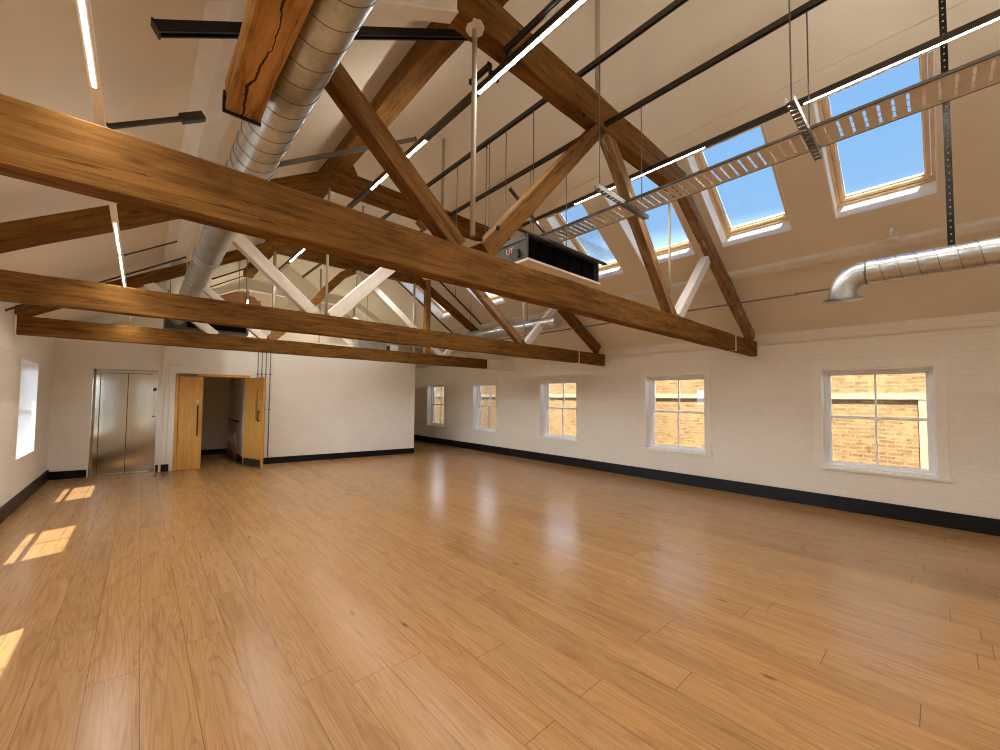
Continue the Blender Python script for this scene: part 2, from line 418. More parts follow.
WZ0, WZ1 = .59, 2.01
RW = [(.025, 1.165), (2.795, 3.92), (5.60, 6.73), (8.40, 9.46), (10.98, 12.03)]
LW = [(8.27, 9.50), (5.45, 6.68), (2.65, 3.88)]
LZ0, LZ1 = .66, 2.03
TH = .32
fl = bmesh.new(); box(fl, XL-.3, XR+.3, YB-.3, YE+.3, -.2, 0)
struct('floor', fl, 'floor', 'wide honey oak plank floor running the length of the room', 'floor')
struct('wall_right', wall_bm(-YE, -YB, 0, ZR+.02, TH, [(-b, -a, WZ0, WZ1) for a, b in RW]), 'brick_cream', 'cream painted brick wall with a row of sash windows', 'wall', FR)
struct('wall_left', wall_bm(YB, YE, 0, ZL+.02, TH, [(a, b, LZ0, LZ1) for a, b in LW]), 'brick_cream', 'cream painted brick wall on the left with sunlit window', 'wall', FL)
def gable_bm(z0=0.):
    bm = bmesh.new()
    pts = [(XL, z0), (XR, z0), (XR, ZR), (RX, RZ), (XL, ZL)]
    a = [bm.verts.new((x, 0, z)) for x, z in pts]; b = [bm.verts.new((x, .3, z)) for x, z in pts]
    bm.faces.new(a); bm.faces.new(list(reversed(b)))
    for i in range(5): bm.faces.new((a[i], b[i], b[(i+1) % 5], a[(i+1) % 5]))
    return bm
struct('wall_end', gable_bm(), 'gable', 'far gable end wall with bare brown brick showing through', 'wall', FE)
gb = gable_bm()
bmesh.ops.scale(gb, vec=(-1, 1, 1), verts=gb.verts)
struct('wall_back', gb, 'brick_cream', 'cream gable wall behind the viewpoint', 'wall', FB)

# lift and stair core at the far end
CORE_Z = 2.88
XC = 5.69
lo, hi = sF(XL), sF(XC)
LIFT = (sF(-.69), sF(.245)); DOOR = (sF(.525), sF(1.81)); DZ = 2.01; LZ = 2.05
struct('wall_far', wall_bm(lo, hi, 0, CORE_Z, .2, [(LIFT[0], LIFT[1], 0, LZ), (DOOR[0], DOOR[1], 0, DZ)]), 'brick_white', 'white painted brick core wall holding the lift and double doors', 'wall', FF)
yc = 10.66-.1421*XC
b = bmesh.new(); box(b, XC-.15, XC, yc+.02, YE, 0, CORE_Z)
struct('wall_core_side', b, 'cream_paint', 'side wall of the lift core facing the right windows', 'wall')
b = bmesh.new()
for (x0, x1) in ((XL, XC-.15),):
    vs = [b.verts.new(v) for v in ((x0, 10.70-.1421*x0, CORE_Z-.06), (x1, 10.70-.1421*x1, CORE_Z-.06), (x1, YE, CORE_Z-.06), (x0, YE, CORE_Z-.06))]
    b.faces.new(vs); r = bmesh.ops.extrude_face_region(b, geom=b.faces[:]); bmesh.ops.translate(b, vec=(0, 0, .06), verts=[g for g in r['geom'] if isinstance(g, bmesh.types.BMVert)])
struct('ceiling_lobby', b, 'cream_paint', 'flat lid over the lift and stair lobby', 'ceiling')
# lobby side walls
b = bmesh.new(); box(b, 1.80, 1.88, 10.62, YE, 0, CORE_Z-.06)
struct('wall_lobby_right', b, 'cream_paint', 'shaded side wall of the stair lobby behind the doors', 'wall')
b = bmesh.new(); box(b, .30, .40, 10.86, YE, 0, CORE_Z-.06)
struct('wall_lobby_left', b, 'cream_paint', 'wall between the lift shaft and the stair lobby', 'wall')
b = bmesh.new(); box(b, .40, 1.80, YE-.02, YE, 0, .13); box(b, 1.78, 1.80, 10.62, YE-.02, 0, .13)
struct('baseboard_lobby', b, 'black_base', 'dark skirting round the stair lobby', 'baseboard')
# skirtings
BH = .195
b = bmesh.new(); box(b, XR-.022, XR, YB, YE, 0, BH); struct('baseboard_right', b, 'black_base', 'tall black skirting under the right windows', 'baseboard', None, .003)
b = bmesh.new(); box(b, XL, XL+.022, YB, 10.82, 0, BH-.01); struct('baseboard_left', b, 'black_base', 'tall black skirting along the left wall', 'baseboard', None, .003)
b = bmesh.new()
for (s0, s1) in ((lo, LIFT[0]-.02), (LIFT[1]+.02, DOOR[0]-.06), (DOOR[1]+.16, hi)): box(b, s0, s1, -.022, 0, 0, .145)
struct('baseboard_far', b, 'black_base', 'black skirting along the lift wall in three lengths', 'baseboard', FF, .003)
b = bmesh.new(); box(b, XC, XC+.02, yc+.02, YE, 0, .15); box(b, XC+.02, XR-.022, YE-.02, YE, 0, .15)
struct('baseboard_recess', b, 'black_base', 'black skirting in the far recess beside the lift core', 'baseboard')
b = bmesh.new(); box(b, sF(.305), sF(.345), -.035, 0, 0, CORE_Z)
struct('trim_1', b, 'trim_paint', 'narrow white boxed pipe between lift and doors', 'trim', FF, .004)
b = bmesh.new(); box(b, sF(.40), sF(.43), -.02, 0, .15, 2.2); box(b, sF(.40), sF(.62), -.02, 0, 2.17, 2.2)
struct('trim_2', b, 'trim_paint', 'thin white cable trunking beside the double doors', 'trim', FF)

# ------------------------------------------------------------------ ceiling slopes
uR = Vector((XR-RX, 0, ZR-RZ)); lenR = uR.length; uR.normalize()
nR = Vector((0, 1, 0)).cross(uR); nR = nR if nR.z > 0 else -nR
# local: x = -Y ... use x = +Y, y = outward normal, z = up the slope
CR = axes((RX, 0, RZ), (0, -1, 0), nR, -uR)           # x=-Y, y=normal, z: up-slope (ridge at 0, eave at -lenR)
uL = Vector((XL-RX, 0, ZL-RZ)); lenL = uL.length; uL.normalize()
nL = Vector((-uL.z, 0, uL.x)); nL = nL if nL.z > 0 else -nL
CLm = axes((RX, 0, RZ), (0, 1, 0), nL, -uL)
sk0 = (4.712-RX)/uR.x; sk1 = (5.89-RX)/uR.x          # slope distance of skylight head and foot
SKY = [(-.05, .755), (1.15, 1.95), (2.305, 3.10), (3.45, 4.155), (5.10, 5.85), (6.33, 7.08), (8.2, 8.95), (-1.40, -.60), (-2.6, -1.8)]
struct('ceiling_right', wall_bm(-YE, -YB, -lenR, 0, .31, [(-b_, -a_, -sk1, -sk0) for a_, b_ in SKY]), 'cream_paint', 'cream plastered right roof slope with skylights', 'ceiling', CR)
struct('ceiling_left', wall_bm(YB, YE, -lenL, 0, .24, []), 'cream_paint', 'cream plastered left roof slope', 'ceiling', CLm)
# unseen slab added above the skylights to keep direct sun off the floor
b = bmesh.new(); box(b, 4.12, 4.36, YB-1.5, YE+1.5, 5.0, 6.9)
struct('roof', b, 'cream_paint', 'unseen slab added along the roof above the skylights to block the sun', 'roof')

def slope_box(bm, CM, x0, x1, n0, n1, s0, s1):
    box(bm, x0, x1, n0, n1, s0, s1)
# boxed purlins (painted), trim
b = bmesh.new(); sp = (6.26-RX)/uR.x
box(b, -YE, -YB, -.075, 0.0, -sp-.10, -sp)
struct('trim_3', b, 'white_paint', 'white boxed purlin running below the skylights', 'trim', CR, .006)
b = bmesh.new(); sp = (4.50-RX)/uR.x
box(b, -YE, -YB, -.03, 0.0, -sp-.16, -sp)
struct('trim_4', b, 'cream_paint', 'cream plaster ledge running above the skylights', 'trim', CR, .006)
b = bmesh.new(); sp = (RX-.20)/(-uL.x)
box(b, YB, YE, -.17, 0, -sp-.02, -sp+.15); box(b, YB, YE, -.05, 0, -sp+.15, -sp+.30)
struct('trim_5', b, 'white_paint', 'white boxed purlin stepping along the left roof slope', 'trim', CLm, .006)

# ------------------------------------------------------------------ windows
def window(num, frame, x0, x1, z0, z1, label, trim=True, depth=.16, deep=TH, flat=False):
    t = thing('window_%d' % num, label, 'window', kind='structure', mw=frame @ Matrix.Translation((x0, 0, z0)))
    w, h = x1-x0, z1-z0
    mwl = frame @ Matrix.Translation((x0, 0, z0))
    b = bmesh.new()                                      # white reveal lining
    for q in ((0, .012, 0, deep, 0, h), (w-.012, w, 0, deep, 0, h), (.012, w-.012, 0, deep, h-.012, h), (.012, w-.012, 0, deep, 0, .012)):
        box(b, *q)
    obj('reveal', b, 'white_gloss', t, mwl)
    if trim:
        b = bmesh.new(); tw = .10
        box(b, -tw, 0, -.012, 0, -.0, h+tw); box(b, w, w+tw, -.012, 0, 0, h+tw); box(b, 0, w, -.012, 0, h, h+tw)
        obj('architrave', b, 'trim_paint', t, mwl, .004)
        b = bmesh.new(); box(b, -tw-.02, w+tw+.02, -.030, 0.01, -.030, 0)
        obj('sill', b, 'trim_paint', t, mwl, .004)
    b = bmesh.new(); fw = .034                            # box frame
    y0, y1 = depth, depth+(.06 if flat else .12)
    box(b, .012, .012+fw, y0, y1, .012, h-.012); box(b, w-.012-fw, w-.012, y0, y1, .012, h-.012)
    box(b, .012+fw, w-.012-fw, y0, y1, h-.012-fw, h-.012); box(b, .012+fw, w-.012-fw, y0, y1, .012, .012+fw*.8)
    obj('frame', b, 'white_gloss', t, mwl, .003)
    ix0, ix1 = .012+fw, w-.012-fw; mid = .012+(h-.024)*.51
    def sash(nm, za, zb, ya):
        sb = bmesh.new(); r = .026 if flat else .038; tk = .022 if flat else .04
        box(sb, ix0, ix0+r, ya, ya+tk, za, zb); box(sb, ix1-r, ix1, ya, ya+tk, za, zb)
        box(sb, ix0+r, ix1-r, ya, ya+tk, zb-r*.9, zb); box(sb, ix0+r, ix1-r, ya, ya+tk, za, za+r)
        c = (ix0+ix1)/2; box(sb, c-.011, c+.011, ya+.002, ya+tk-.002, za+r, zb-r*.9)
        s_ = obj(nm, sb, 'white_gloss', t, mwl, .003)
        g = bmesh.new(); box(g, ix0+r, c-.011, ya+.010, ya+.014, za+r, zb-r*.9); box(g, c+.011, ix1-r, ya+.010, ya+.014, za+r, zb-r*.9)
        obj('pane', g, 'glass', s_, mwl)
    if flat: mid = .012+(h-.024)*.46
    sash('lower_sash', .012+fw*.8, mid+(0 if flat else .02), y0+.02)
    sash('upper_sash', mid-(0 if flat else .02), h-.012-fw, y0+(.02 if flat else .062))
    return t
wl = ['white sash window nearest the viewpoint in the right wall, widest in view',
      'second sash window along the right wall, beneath the end of the nearest beam',
      'third sash window along the right wall, beyond the second tie beam',
      'fourth sash window along the right wall, narrow in view',
      'farthest sash window on the right wall, beside the lift core']
for i, (a, b_) in enumerate(RW): window(i+1, FR, -b_, -a, WZ0, WZ1, wl[i])
ll = ['bright white window in the left wall near the lift', 'left wall window outside the picture casting the nearer sun patch', 'left wall window closest to the viewpoint, outside the picture']
for i, (a, b_) in enumerate(LW): window(6+i, FL, a, b_, LZ0, LZ1, ll[i], trim=False, depth=.20, deep=TH, flat=True)

# skylights
skl = {0: 'nearest skylight, a tall pine framed roof window beside the hanging black strut',
       1: 'second skylight from the viewpoint, right of the truss rafter',
       2: 'third skylight, seen behind the near truss rafter and rod',
       3: 'fourth skylight, partly hidden behind the black fan coil unit'}
def skylight(i, ya, yb):
    x0, x1 = -yb, -ya; z0, z1 = -sk1, -sk0
    mwl = CR @ Matrix.Translation((x0, 0, z0)); w, h = x1-x0, z1-z0
    lab = skl.get(i, ['skylight beyond the second truss', 'small bright skylight seen under the nearest beam', 'farthest skylight in the right slope', 'skylight just behind the viewpoint', 'skylight over the back of the room'][max(0, i-4)])
    t = thing('window_%d' % (11+i), lab, 'skylight', kind='structure', mw=mwl)
    D = .31
    b = bmesh.new()
    for q in ((0, .012, 0, D, 0, h), (w-.012, w, 0, D, 0, h), (.012, w-.012, 0, D, h-.012, h), (.012, w-.012, 0, D, 0, .012)): box(b, *q)
    obj('reveal', b, 'white_gloss', t, mwl)
    def ring(x0, x1, z0, z1, y0, y1, f, nm, mat):
        b = bmesh.new()
        box(b, x0, x0+f, y0, y1, z0, z1); box(b, x1-f, x1, y0, y1, z0, z1); box(b, x0+f, x1-f, y0, y1, z1-f, z1); box(b, x0+f, x1-f, y0, y1, z0, z0+f)
        return obj(nm, b, mat, t, mwl, .003)
    ring(.012, w-.012, .012, h-.012, .20, .30, .030, 'frame', 'pine_frame')
    s_ = ring(.045, w-.045, .045, h-.045, .215, .29, .036, 'sash', 'pine_frame')
    ring(.081, w-.081, .081, h-.081, .245, .275, .014, 'gasket', 'white_gloss')
    b = bmesh.new(); tube(b, [(w*.5-.16, .20, h-.068), (w*.5+.16, .20, h-.068)], .012, 10)
    obj('control_bar', b, 'steel', t, mwl)
    g = bmesh.new(); box(g, .082, w-.082, .255, .260, .082, h-.082); obj('pane', g, 'glass', s_, mwl)
for i, (a, b_) in enumerate(SKY): skylight(i, a, b_)

# ------------------------------------------------------------------ trusses
TW = .115
def truss(Y, label, P, group='timber roof trusses'):
    t = thing('roof_truss', label, 'roof truss', (0, Y, 0), group)
    yc_ = Y+TW/2
    z0, z1 = P['tie']
    c0, c1 = P['collar']
    mt = P['mats']
    tl, tr = P.get('tie_x', (XL, XR))
    if P.get('has_tie', True):
        beam('tie_beam', (tl, yc_, (z0+z1)/2), (tr, yc_, (z0+z1)/2), TW, z1-z0, mt['tie'], t)
    for (xa, xb) in P.get('painted_ends', ()):
        beam('painted_end', (xa, yc_, (z0+z1)/2), (xb, yc_, (z0+z1)/2), TW+.012, z1-z0+.012, 'white_timber', t, .001)
    hl, hr = P['heads']                                    # x where rafter underside meets collar underside
    sl = .585; rth = P.get('rth', .185)                                  # vertical thickness of rafter
    w = rth*math.cos(math.atan(sl))
    def raft(xa, za, xb, zb, mat):
        beam('rafter', (xa, yc_, za+rth/2), (xb, yc_, zb+rth/2), TW, w, mat, t)
    zl = P.get('zl', 2.47)
    raft(XL, zl, hl+.30, c0+.30*.585, mt['rl'])
    xr0 = hr+(c0-z1+.02)/sl
    xr0 = min(xr0, P.get('rr_end', XR))
    raft(min(XR, xr0), c0-(min(XR, xr0)-hr)*sl, hr-.30, c0+.30*sl, mt['rr'])
    beam('collar_beam', (hl-.02, yc_, (c0+c1)/2), (hr+.02, yc_, (c0+c1)/2), TW+.02, c1-c0, mt['collar'], t)
    for (pa, pb, mat, wd) in P['struts']:
        beam('strut', (pa[0], yc_, pa[1]), (pb[0], yc_, pb[1]), TW-.01, wd, mat, t, .003)
    for (x, za, zb, r) in P['rods']:
        b = bmesh.new(); tube(b, [(x, yc_-.03, za), (x, yc_-.03, zb)], r, 14); obj('tie_rod', b, 'rod_paint', t)
    for (x, z) in P.get('plates', ()):
        b = bmesh.new(); tube(b, [(x, yc_-.03, z-.022), (x, yc_-.03, z)], .062, 8)
        obj('anchor_plate', b, 'white_timber', t)
    for (x, za, zb, ww) in P.get('posts', ()):
        beam('post', (x, yc_-.02, za), (x, yc_-.02, zb), ww, ww, 'timber_light', t)
    for (x, wd) in P.get('straps', ()):
        b = bmesh.new(); box(b, x-wd/2, x+wd/2, Y-.006, Y+TW+.006, z0-.006, z1+.006)
        obj('iron_strap', b, P.get('strap_mat', 'dark_steel'), t, None, .002)
    for (x, z) in P.get('bolts', ()):
        b = bmesh.new(); tube(b, [(x, Y-.014, z), (x, Y-.002, z)], .011, 6); tube(b, [(x, Y-.005, z), (x, Y+.002, z)], .018, 12)
        obj('bolt', b, 'black_metal', t)
    for pts, ww in P.get('curved', ()):
        b = bmesh.new()
        prev = None
        for (x, z, nx, nz) in pts:
            r = [b.verts.new((x+nx*ww/2*s, yc_+q*TW*.45, z+nz*ww/2*s)) for s, q in ((-1, -1), (1, -1), (1, 1), (-1, 1))]
            if prev:
                for k in range(4): b.faces.new((prev[k], prev[(k+1) % 4], r[(k+1) % 4], r[k]))
            else: b.faces.new(list(reversed(r)))
            prev = r
        b.faces.new(prev); obj('curved_brace', b, 'timber_light', t)
    return t

truss(1.97, 'nearest timber truss, its long brown tie beam crossing in front of everything', dict(
    tie=(2.277, 2.506), collar=(3.985, 4.265), heads=(1.41, 4.75), zl=2.47,
    mats=dict(tie='timber', rl='white_timber', rr='timber_grey', collar='timber'),
    struts=[((.40, 3.41), (1.45, 2.50), 'timber', .115), ((1.66, 2.52), (2.98, 3.98), 'timber', .12),
            ((3.12, 4.03), (4.47, 2.48), 'timber_grey', .12), ((4.60, 2.50), (5.48, 3.40), 'timber_white', .11)],
    rods=[(1.555, 2.60, 3.99, .017), (4.37, 2.52, 3.99, .014), (2.965, 4.26, 5.50, .024)],
    plates=[(1.555, 4.004)], bolts=[(1.60, 2.58), (1.75, 2.70), (2.72, 3.97), (2.95, 3.9), (1.96, 4.02), (1.92, 4.19)],
    straps=[(6.42, .035)], strap_mat='pine_frame'))
truss(4.84, 'second timber truss with whitewashed struts, behind the nearest tie beam', dict(
    tie=(2.277, 2.515), collar=(4.08, 4.33), heads=(1.62, 4.55), zl=2.455, rth=.215,
    mats=dict(tie='timber', rl='timber', rr='timber', collar='timber'),
    struts=[((.42, 3.43), (1.47, 2.52), 'white_timber', .125), ((1.66, 2.50), (3.12, 4.02), 'white_timber', .15),
            ((2.85, 4.08), (4.93, 2.50), 'timber_grey', .12), ((5.02, 2.50), (5.85, 3.32), 'timber_white', .12)],
    rods=[(1.6, 2.52, 4.08, .016), (4.95, 2.52, 3.75, .016), (3.22, 4.32, 5.40, .024)],
    straps=[(6.52, .03)], strap_mat='pine_frame', bolts=[(1.72, 4.18), (4.90, 2.55)]))
x3 = [(1.62, 2.52, -.65, .76), (1.95, 2.86, -.68, .73), (2.25, 3.20, -.69, .72), (2.55, 3.58, -.72, .69), (2.85, 3.93, -.6, .8), (3.15, 4.12, -.35, .93), (3.45, 4.20, -.15, .98)]
truss(7.72, 'third timber truss with a curved brown brace and white ends', dict(
    tie=(2.30, 2.535), collar=(4.08, 4.33), heads=(1.62, 4.55), zl=2.47,
    mats=dict(tie='timber', rl='timber', rr='timber', collar='timber'),
    struts=[((-.02, 3.22), (.86, 2.52), 'white_timber', .12), ((.55, 3.38), (1.55, 2.52), 'white_timber', .10), ((3.1, 4.10), (5.15, 2.52), 'white_timber', .13), ((5.25, 2.52), (5.95, 3.2), 'timber_white', .11)],
    rods=[(1.66, 2.52, 4.08, .025), (4.42, 2.52, 4.08, .025), (3.22, 4.32, 5.46, .022)],
    posts=[(4.76, 2.54, 4.22, .12)], rr_end=6.75, painted_ends=[(6.53, XR), (XL, -1.185)], curved=[(x3, .14)],
    bolts=[(4.72, 4.12), (4.82, 4.05)]))
truss(11.1, 'white painted truss above the lift core at the far end', dict(
    tie=(2.60, 2.86), collar=(4.10, 4.36), heads=(1.75, 4.5), zl=2.62, has_tie=False,
    mats=dict(tie='white_timber', rl='white_timber', rr='white_timber', collar='white_timber'),
    struts=[((1.8, 2.95), (2.95, 4.1), 'white_timber', .12), ((3.15, 4.1), (4.5, 2.95), 'white_timber', .12)],
    rods=[(1.83, 2.88, 4.1, .025), (4.42, 2.88, 4.1, .025), (3.5, 2.88, 5.0, .025)]))

# purlin along the left shoulder of the trusses
t = thing('purlin', 'long brown purlin running over the left shoulders of the trusses', 'purlin', (1.65, YB, 4.28))
beam('timber', (1.65, 2.14, 4.365), (1.78, 10.9, 4.43), .19, .17, 'timber', t)
beam('timber', (1.70, YB, 4.36), (1.70, 1.99, 4.365), .17, .17, 'timber', t)
# short hewn timber overhead
t = thing('hewn_beam', 'thick hewn timber with a long crack, ending in mid air beside the silver duct', 'beam', (.27, YB, 2.70), kind='thing')
beam('timber', (.270, YB, 2.755), (.270, 1.90, 2.755), .120, .115, 'timber_hewn', t, .006)
b = bmesh.new(); box(b, .203, .337, 1.895, 1.905, 2.692, 2.78); box(b, .201, .209, 1.875, 1.900, 2.692, 2.76); box(b, .203, .337, 1.885, 1.900, 2.688, 2.696)
obj('end_strap', b, 'black_metal', t, None, .002)

# ------------------------------------------------------------------ round ducts
def spiral_duct(name, label, pts, r, seam=.115, cat='duct', seam_rng=None, ends=True):
    t = thing(name, label, cat, pts[0])
    b = bmesh.new(); tube(b, pts, r, 36, ends); obj('pipe', b, 'galv', t)
    # raised lock seams
    b = bmesh.new(); tot = 0.; acc = 0.
    for a, c in zip(pts, pts[1:]):
        a, c = Vector(a), Vector(c); d = (c-a); Lg = d.length; d.normalize()
        if Lg < .3: continue
        Rm = frame_from(d)
        s = .03
        while s < Lg-.02:
            if seam_rng is None or seam_rng(a+d*s):
                n = 36; pr = []
                for k in range(n):
                    th = 2*PI*k/n; off = s+seam*(k/n-.5)
                    o_ = Vector((0, math.cos(th), math.sin(th)))
                    pr.append((a+d*off, Rm @ o_, d))
                sec = []
                pr2 = pr+[(a+d*(s+seam*.5), Rm @ Vector((0, 1, 0)), d)]
                for c_, o_, d_ in pr2:
                    sec.append([b.verts.new(c_+o_*(r-.001)-d_*.0028), b.verts.new(c_+o_*(r+.0026)), b.verts.new(c_+o_*(r-.001)+d_*.0028)])
                for q, w_ in zip(sec, sec[1:]):
                    b.faces.new((q[0], q[1], w_[1], w_[0])); b.faces.new((q[1], q[2], w_[2], w_[1]))
            s += seam
    if len(b.verts): obj('seam', b, 'galv_seam', t)
    else: b.free()
    return t
DX, DZc, DR = .428, 2.883, .106
td = spiral_duct('spiral_duct', 'large silver spiral duct running overhead beside the hewn timber', [(DX, YB, DZc), (DX, 8.9, DZc)], DR, .115, seam_rng=lambda p: p.y < 3.0)
b = bmesh.new()
for y in (3.05, 4.60, 4.72):
    tube(b, [(DX, y, DZc), (DX, y+.03, DZc)], DR+.008, 36)
pieces('joint_band', b, 'galv', td)
b = bmesh.new()
for y in (2.6, 5.6, 7.2):
    tube(b, [(DX, y, DZc+DR), (DX, y, zc(DX))], .004, 8)
    tube(b, [(DX, y-.012, DZc), (DX, y+.012, DZc)], DR+.004, 32)
pieces('hanger_strap', b, 'galv', td)

# right hand duct with elbow outlet
RXd, RZd, RR = 4.30, 2.588, .092
path = [(RXd, YB, RZd), (RXd, .36, RZd)]
el = []
for k in range(1, 10):
    a = PI/2*k/9; el.append((RXd, .36+.155*math.sin(a), RZd-.155*(1-math.cos(a))))
path += el+[(RXd, .515, RZd-.195)]
t2 = spiral_duct('spiral_duct', 'silver duct at the right edge ending in a downturned elbow', path, RR, .10, ends=False)
b = bmesh.new(); tube(b, [(RXd, .515, RZd-.188), (RXd, .515, RZd-.197), (RXd, .515, RZd-.200), (RXd, .515, RZd-.197)], RR, 36, False, [RR+.002, RR+.040, RR+.044, RR-.004]); obj('outlet_flange', b, 'galv', t2)
b = bmesh.new(); tube(b, [(RXd, .36, RZd), (RXd, .372, RZd)], RR+.004, 36); pieces('joint_band', b, 'galv_seam', t2)
# perforated black strut that carries the duct
b = bmesh.new(); sx, sy = RXd, -.09; zb, zt = RZd+RR-.01, zc(RXd)
for q in (-.0165, .0045): box(b, sx-.004, sx+.004, sy+q, sy+q+.012, zb, zt)
box(b, sx-.004, sx+.020, sy-.0185, sy-.0165, zb, zt); box(b, sx-.004, sx+.020, sy+.0165, sy+.0185, zb, zt)
z = zb
while z < zt: box(b, sx-.004, sx+.004, sy-.0045, sy+.0045, z, min(zt, z+.036)); z += .050
obj('hanger_strut', b, 'black_metal', t2)

# far ducts beyond the second truss
t3 = spiral_duct('spiral_duct', 'silver ribbed duct far off behind the white strut on the right', [(5.5, 4.55, 2.93), (5.5, 7.9, 2.93)], .115, .06)
b = bmesh.new(); tube(b, [(5.5, 5.3, 3.04), (5.5, 5.3, zc(5.5))], .005, 8); tube(b, [(5.5, 7.1, 3.04), (5.5, 7.1, zc(5.5))], .005, 8); pieces('hanger_rod', b, 'wire', t3)

# ------------------------------------------------------------------ rails, conduits
def rail_bm(Lg, w=.041, h=.041):
    bm = bmesh.new(); tk = .004
    box(bm, 0, Lg, -w/2, w/2, h/2-tk, h/2); box(bm, 0, Lg, -w/2, -w/2+tk, -h/2, h/2-tk); box(bm, 0, Lg, w/2-tk, w/2, -h/2, h/2-tk)
    box(bm, 0, Lg, -w/2+tk, -w/2+.011, -h/2, -h/2+tk); box(bm, 0, Lg, w/2-.011, w/2-tk, -h/2, -h/2+tk)
    return bm
def rail(p0, p1, label, group, mat='dark_steel', w=.041, h=.041, name='strut_rail', ends=False):
    p0, p1 = Vector(p0), Vector(p1); R = frame_from(p1-p0).to_4x4(); R.translation = p0
    t = thing(name, label, 'rail', mw=R, group=group)
    obj('channel', rail_bm((p1-p0).length, w, h), mat, t, R)
    Lg = (p1-p0).length
    b = bmesh.new()
    for x in (0., Lg-.008):
        box(b, x, x+.008, -w/2-.004, w/2+.004, -h/2-.004, h/2+.004)
    pieces('end_cap', b, mat, t, R)
    return t
AX, AZ = 3.03, 4.03
for (ya, yb, lb) in ((YB, 1.955, 'dark rail from the top right of the picture to the nearest collar beam'),
                     (2.105, 4.825, 'dark rail between the nearest and second collar beams'),
                     (4.97, 7.70, 'dark rail beyond the second collar beam')):
    rail((AX, ya, AZ), (AX, yb, AZ), lb, 'dark ceiling rails', w=.036, h=.036)
rail((2.66, YB, 4.29), (2.66, 9.7, 4.29), 'long dark rail passing over the collar beams below the ridge', 'dark ceiling rails', w=.036, h=.036)
rail((1.78, YB, 3.945), (1.78, 1.955, 3.945), 'dark rail above the lit light strip, ending at the nearest collar beam', 'dark ceiling rails', w=.03, h=.03)
rail((1.78, 2.105, 3.945), (1.78, 2.33, 3.945), 'short stub of dark rail poking past the nearest collar beam', 'dark ceiling rails', w=.03, h=.03)
# sloping channels fixed under the left slope
def sbar(y, xa, xb, dz, lab, mat='grey_rail', w=.041):
    rail((xa, y, zc(xa)-dz), (xb, y, zc(xb)-dz), lab, 'sloping channels under the roof', mat, w, w)
def zbar(y, xa, za, xb, zb, lab, mat='grey_rail', w=.04):
    return rail((xa, y, za), (xb, y, zb), lab, 'sloping channels under the roof', mat, w, w, name='sloping_channel')
zbar(2.255, -0.010, 3.148, 1.973, 4.387, 'wide black channel crossing behind the hewn timber and duct', 'black_metal', .046)
tb = zbar(3.25, -.20, 3.13, .20, 3.385, 'thin grey channel with a chunky bracket end, above the nearest beam at left', 'dark_steel', .024)
b = bmesh.new(); box(b, -.06, .08, -.025, .025, -.025, .025)
obj('bracket_end', b, 'dark_steel', tb, WM[tb.name] @ Matrix.Translation((.45, 0, 0)), .003)
zbar(4.025, 0.512, 3.460, 2.277, 4.566, 'grey channel crossing in front of the brown purlin', 'grey_rail', .036)
zbar(6.25, -.20, 3.155, .265, 3.445, 'thin channel left of the duct, upper of two', 'dark_steel', .014)
zbar(7.28, -1.21, 2.522, .415, 3.555, 'thin channel left of the duct, lower of two', 'dark_steel', .020)
zbar(9.405, 0.950, 3.811, 1.620, 4.223, 'thin dark channel behind the whitewashed strut, right of the duct', 'dark_steel', .026)
zbar(10.171, 0.955, 3.794, 1.620, 4.207, 'faint channel just above the white truss at the far end', 'dark_steel', .018)
zbar(3.5, 3.3, 4.145, 3.98, 3.762, 'grey channel slanting down above the black fan coil unit', 'dark_steel', .030)
for y, xa, xb, lb in ((7.45, 4.5, 6.1, 'thin dark channel running down the right slope under the nearest beam'), (8.78, 4.4, 6.25, 'farther thin dark channel on the right slope')):
    zbar(y, xa, zc(xa)-.16, xb, zc(xb)-.16, lb, 'dark_steel', .028)
# conduit clipped under the right rafters
def conduit(name, pts, r, label, group, mat='grey_rail', clips=()):
    t = thing(name, label, 'conduit', pts[0], group)
    b = bmesh.new(); tube(b, pts, r, 12); obj('pipe', b, mat, t)
    for c in clips:
        b = bmesh.new(); box(b, c[0]-r*1.8, c[0]+r*1.8, c[1]-r*1.8, c[1]+r*1.8, c[2]-r*1.4, c[2]+r*1.4); obj('clip', b, mat, t, None, .002)
    return t
conduit('conduit', [(6.25, YB, 2.93), (6.25, 7.4, 2.93)], .011, 'long thin grey conduit running below the white purlin on the right', None, clips=[(6.25, 2.03, 2.93), (6.25, 1.2, 2.93), (6.25, 4.9, 2.93)])
# four pipes beside the double doors
for i, s in enumerate((1.955, 2.03, 2.11, 2.195)):
    p = FF @ Vector((sF(s), -.03, 0)); z0 = (1.9, 1.2, .16, .16)[i]
    conduit('conduit', [(p.x, p.y, .16), (p.x, p.y, 2.86)], .0105, ['leftmost of four grey conduits beside the open door leaf', 'second from left of four conduits beside the open door leaf', 'third from left of four conduits beside the open door leaf', 'rightmost of four grey conduits beside the open door leaf'][i], 'conduits beside the double doors',
            clips=[(p.x, p.y+.008, 2.05), (p.x, p.y+.008, 1.25)])

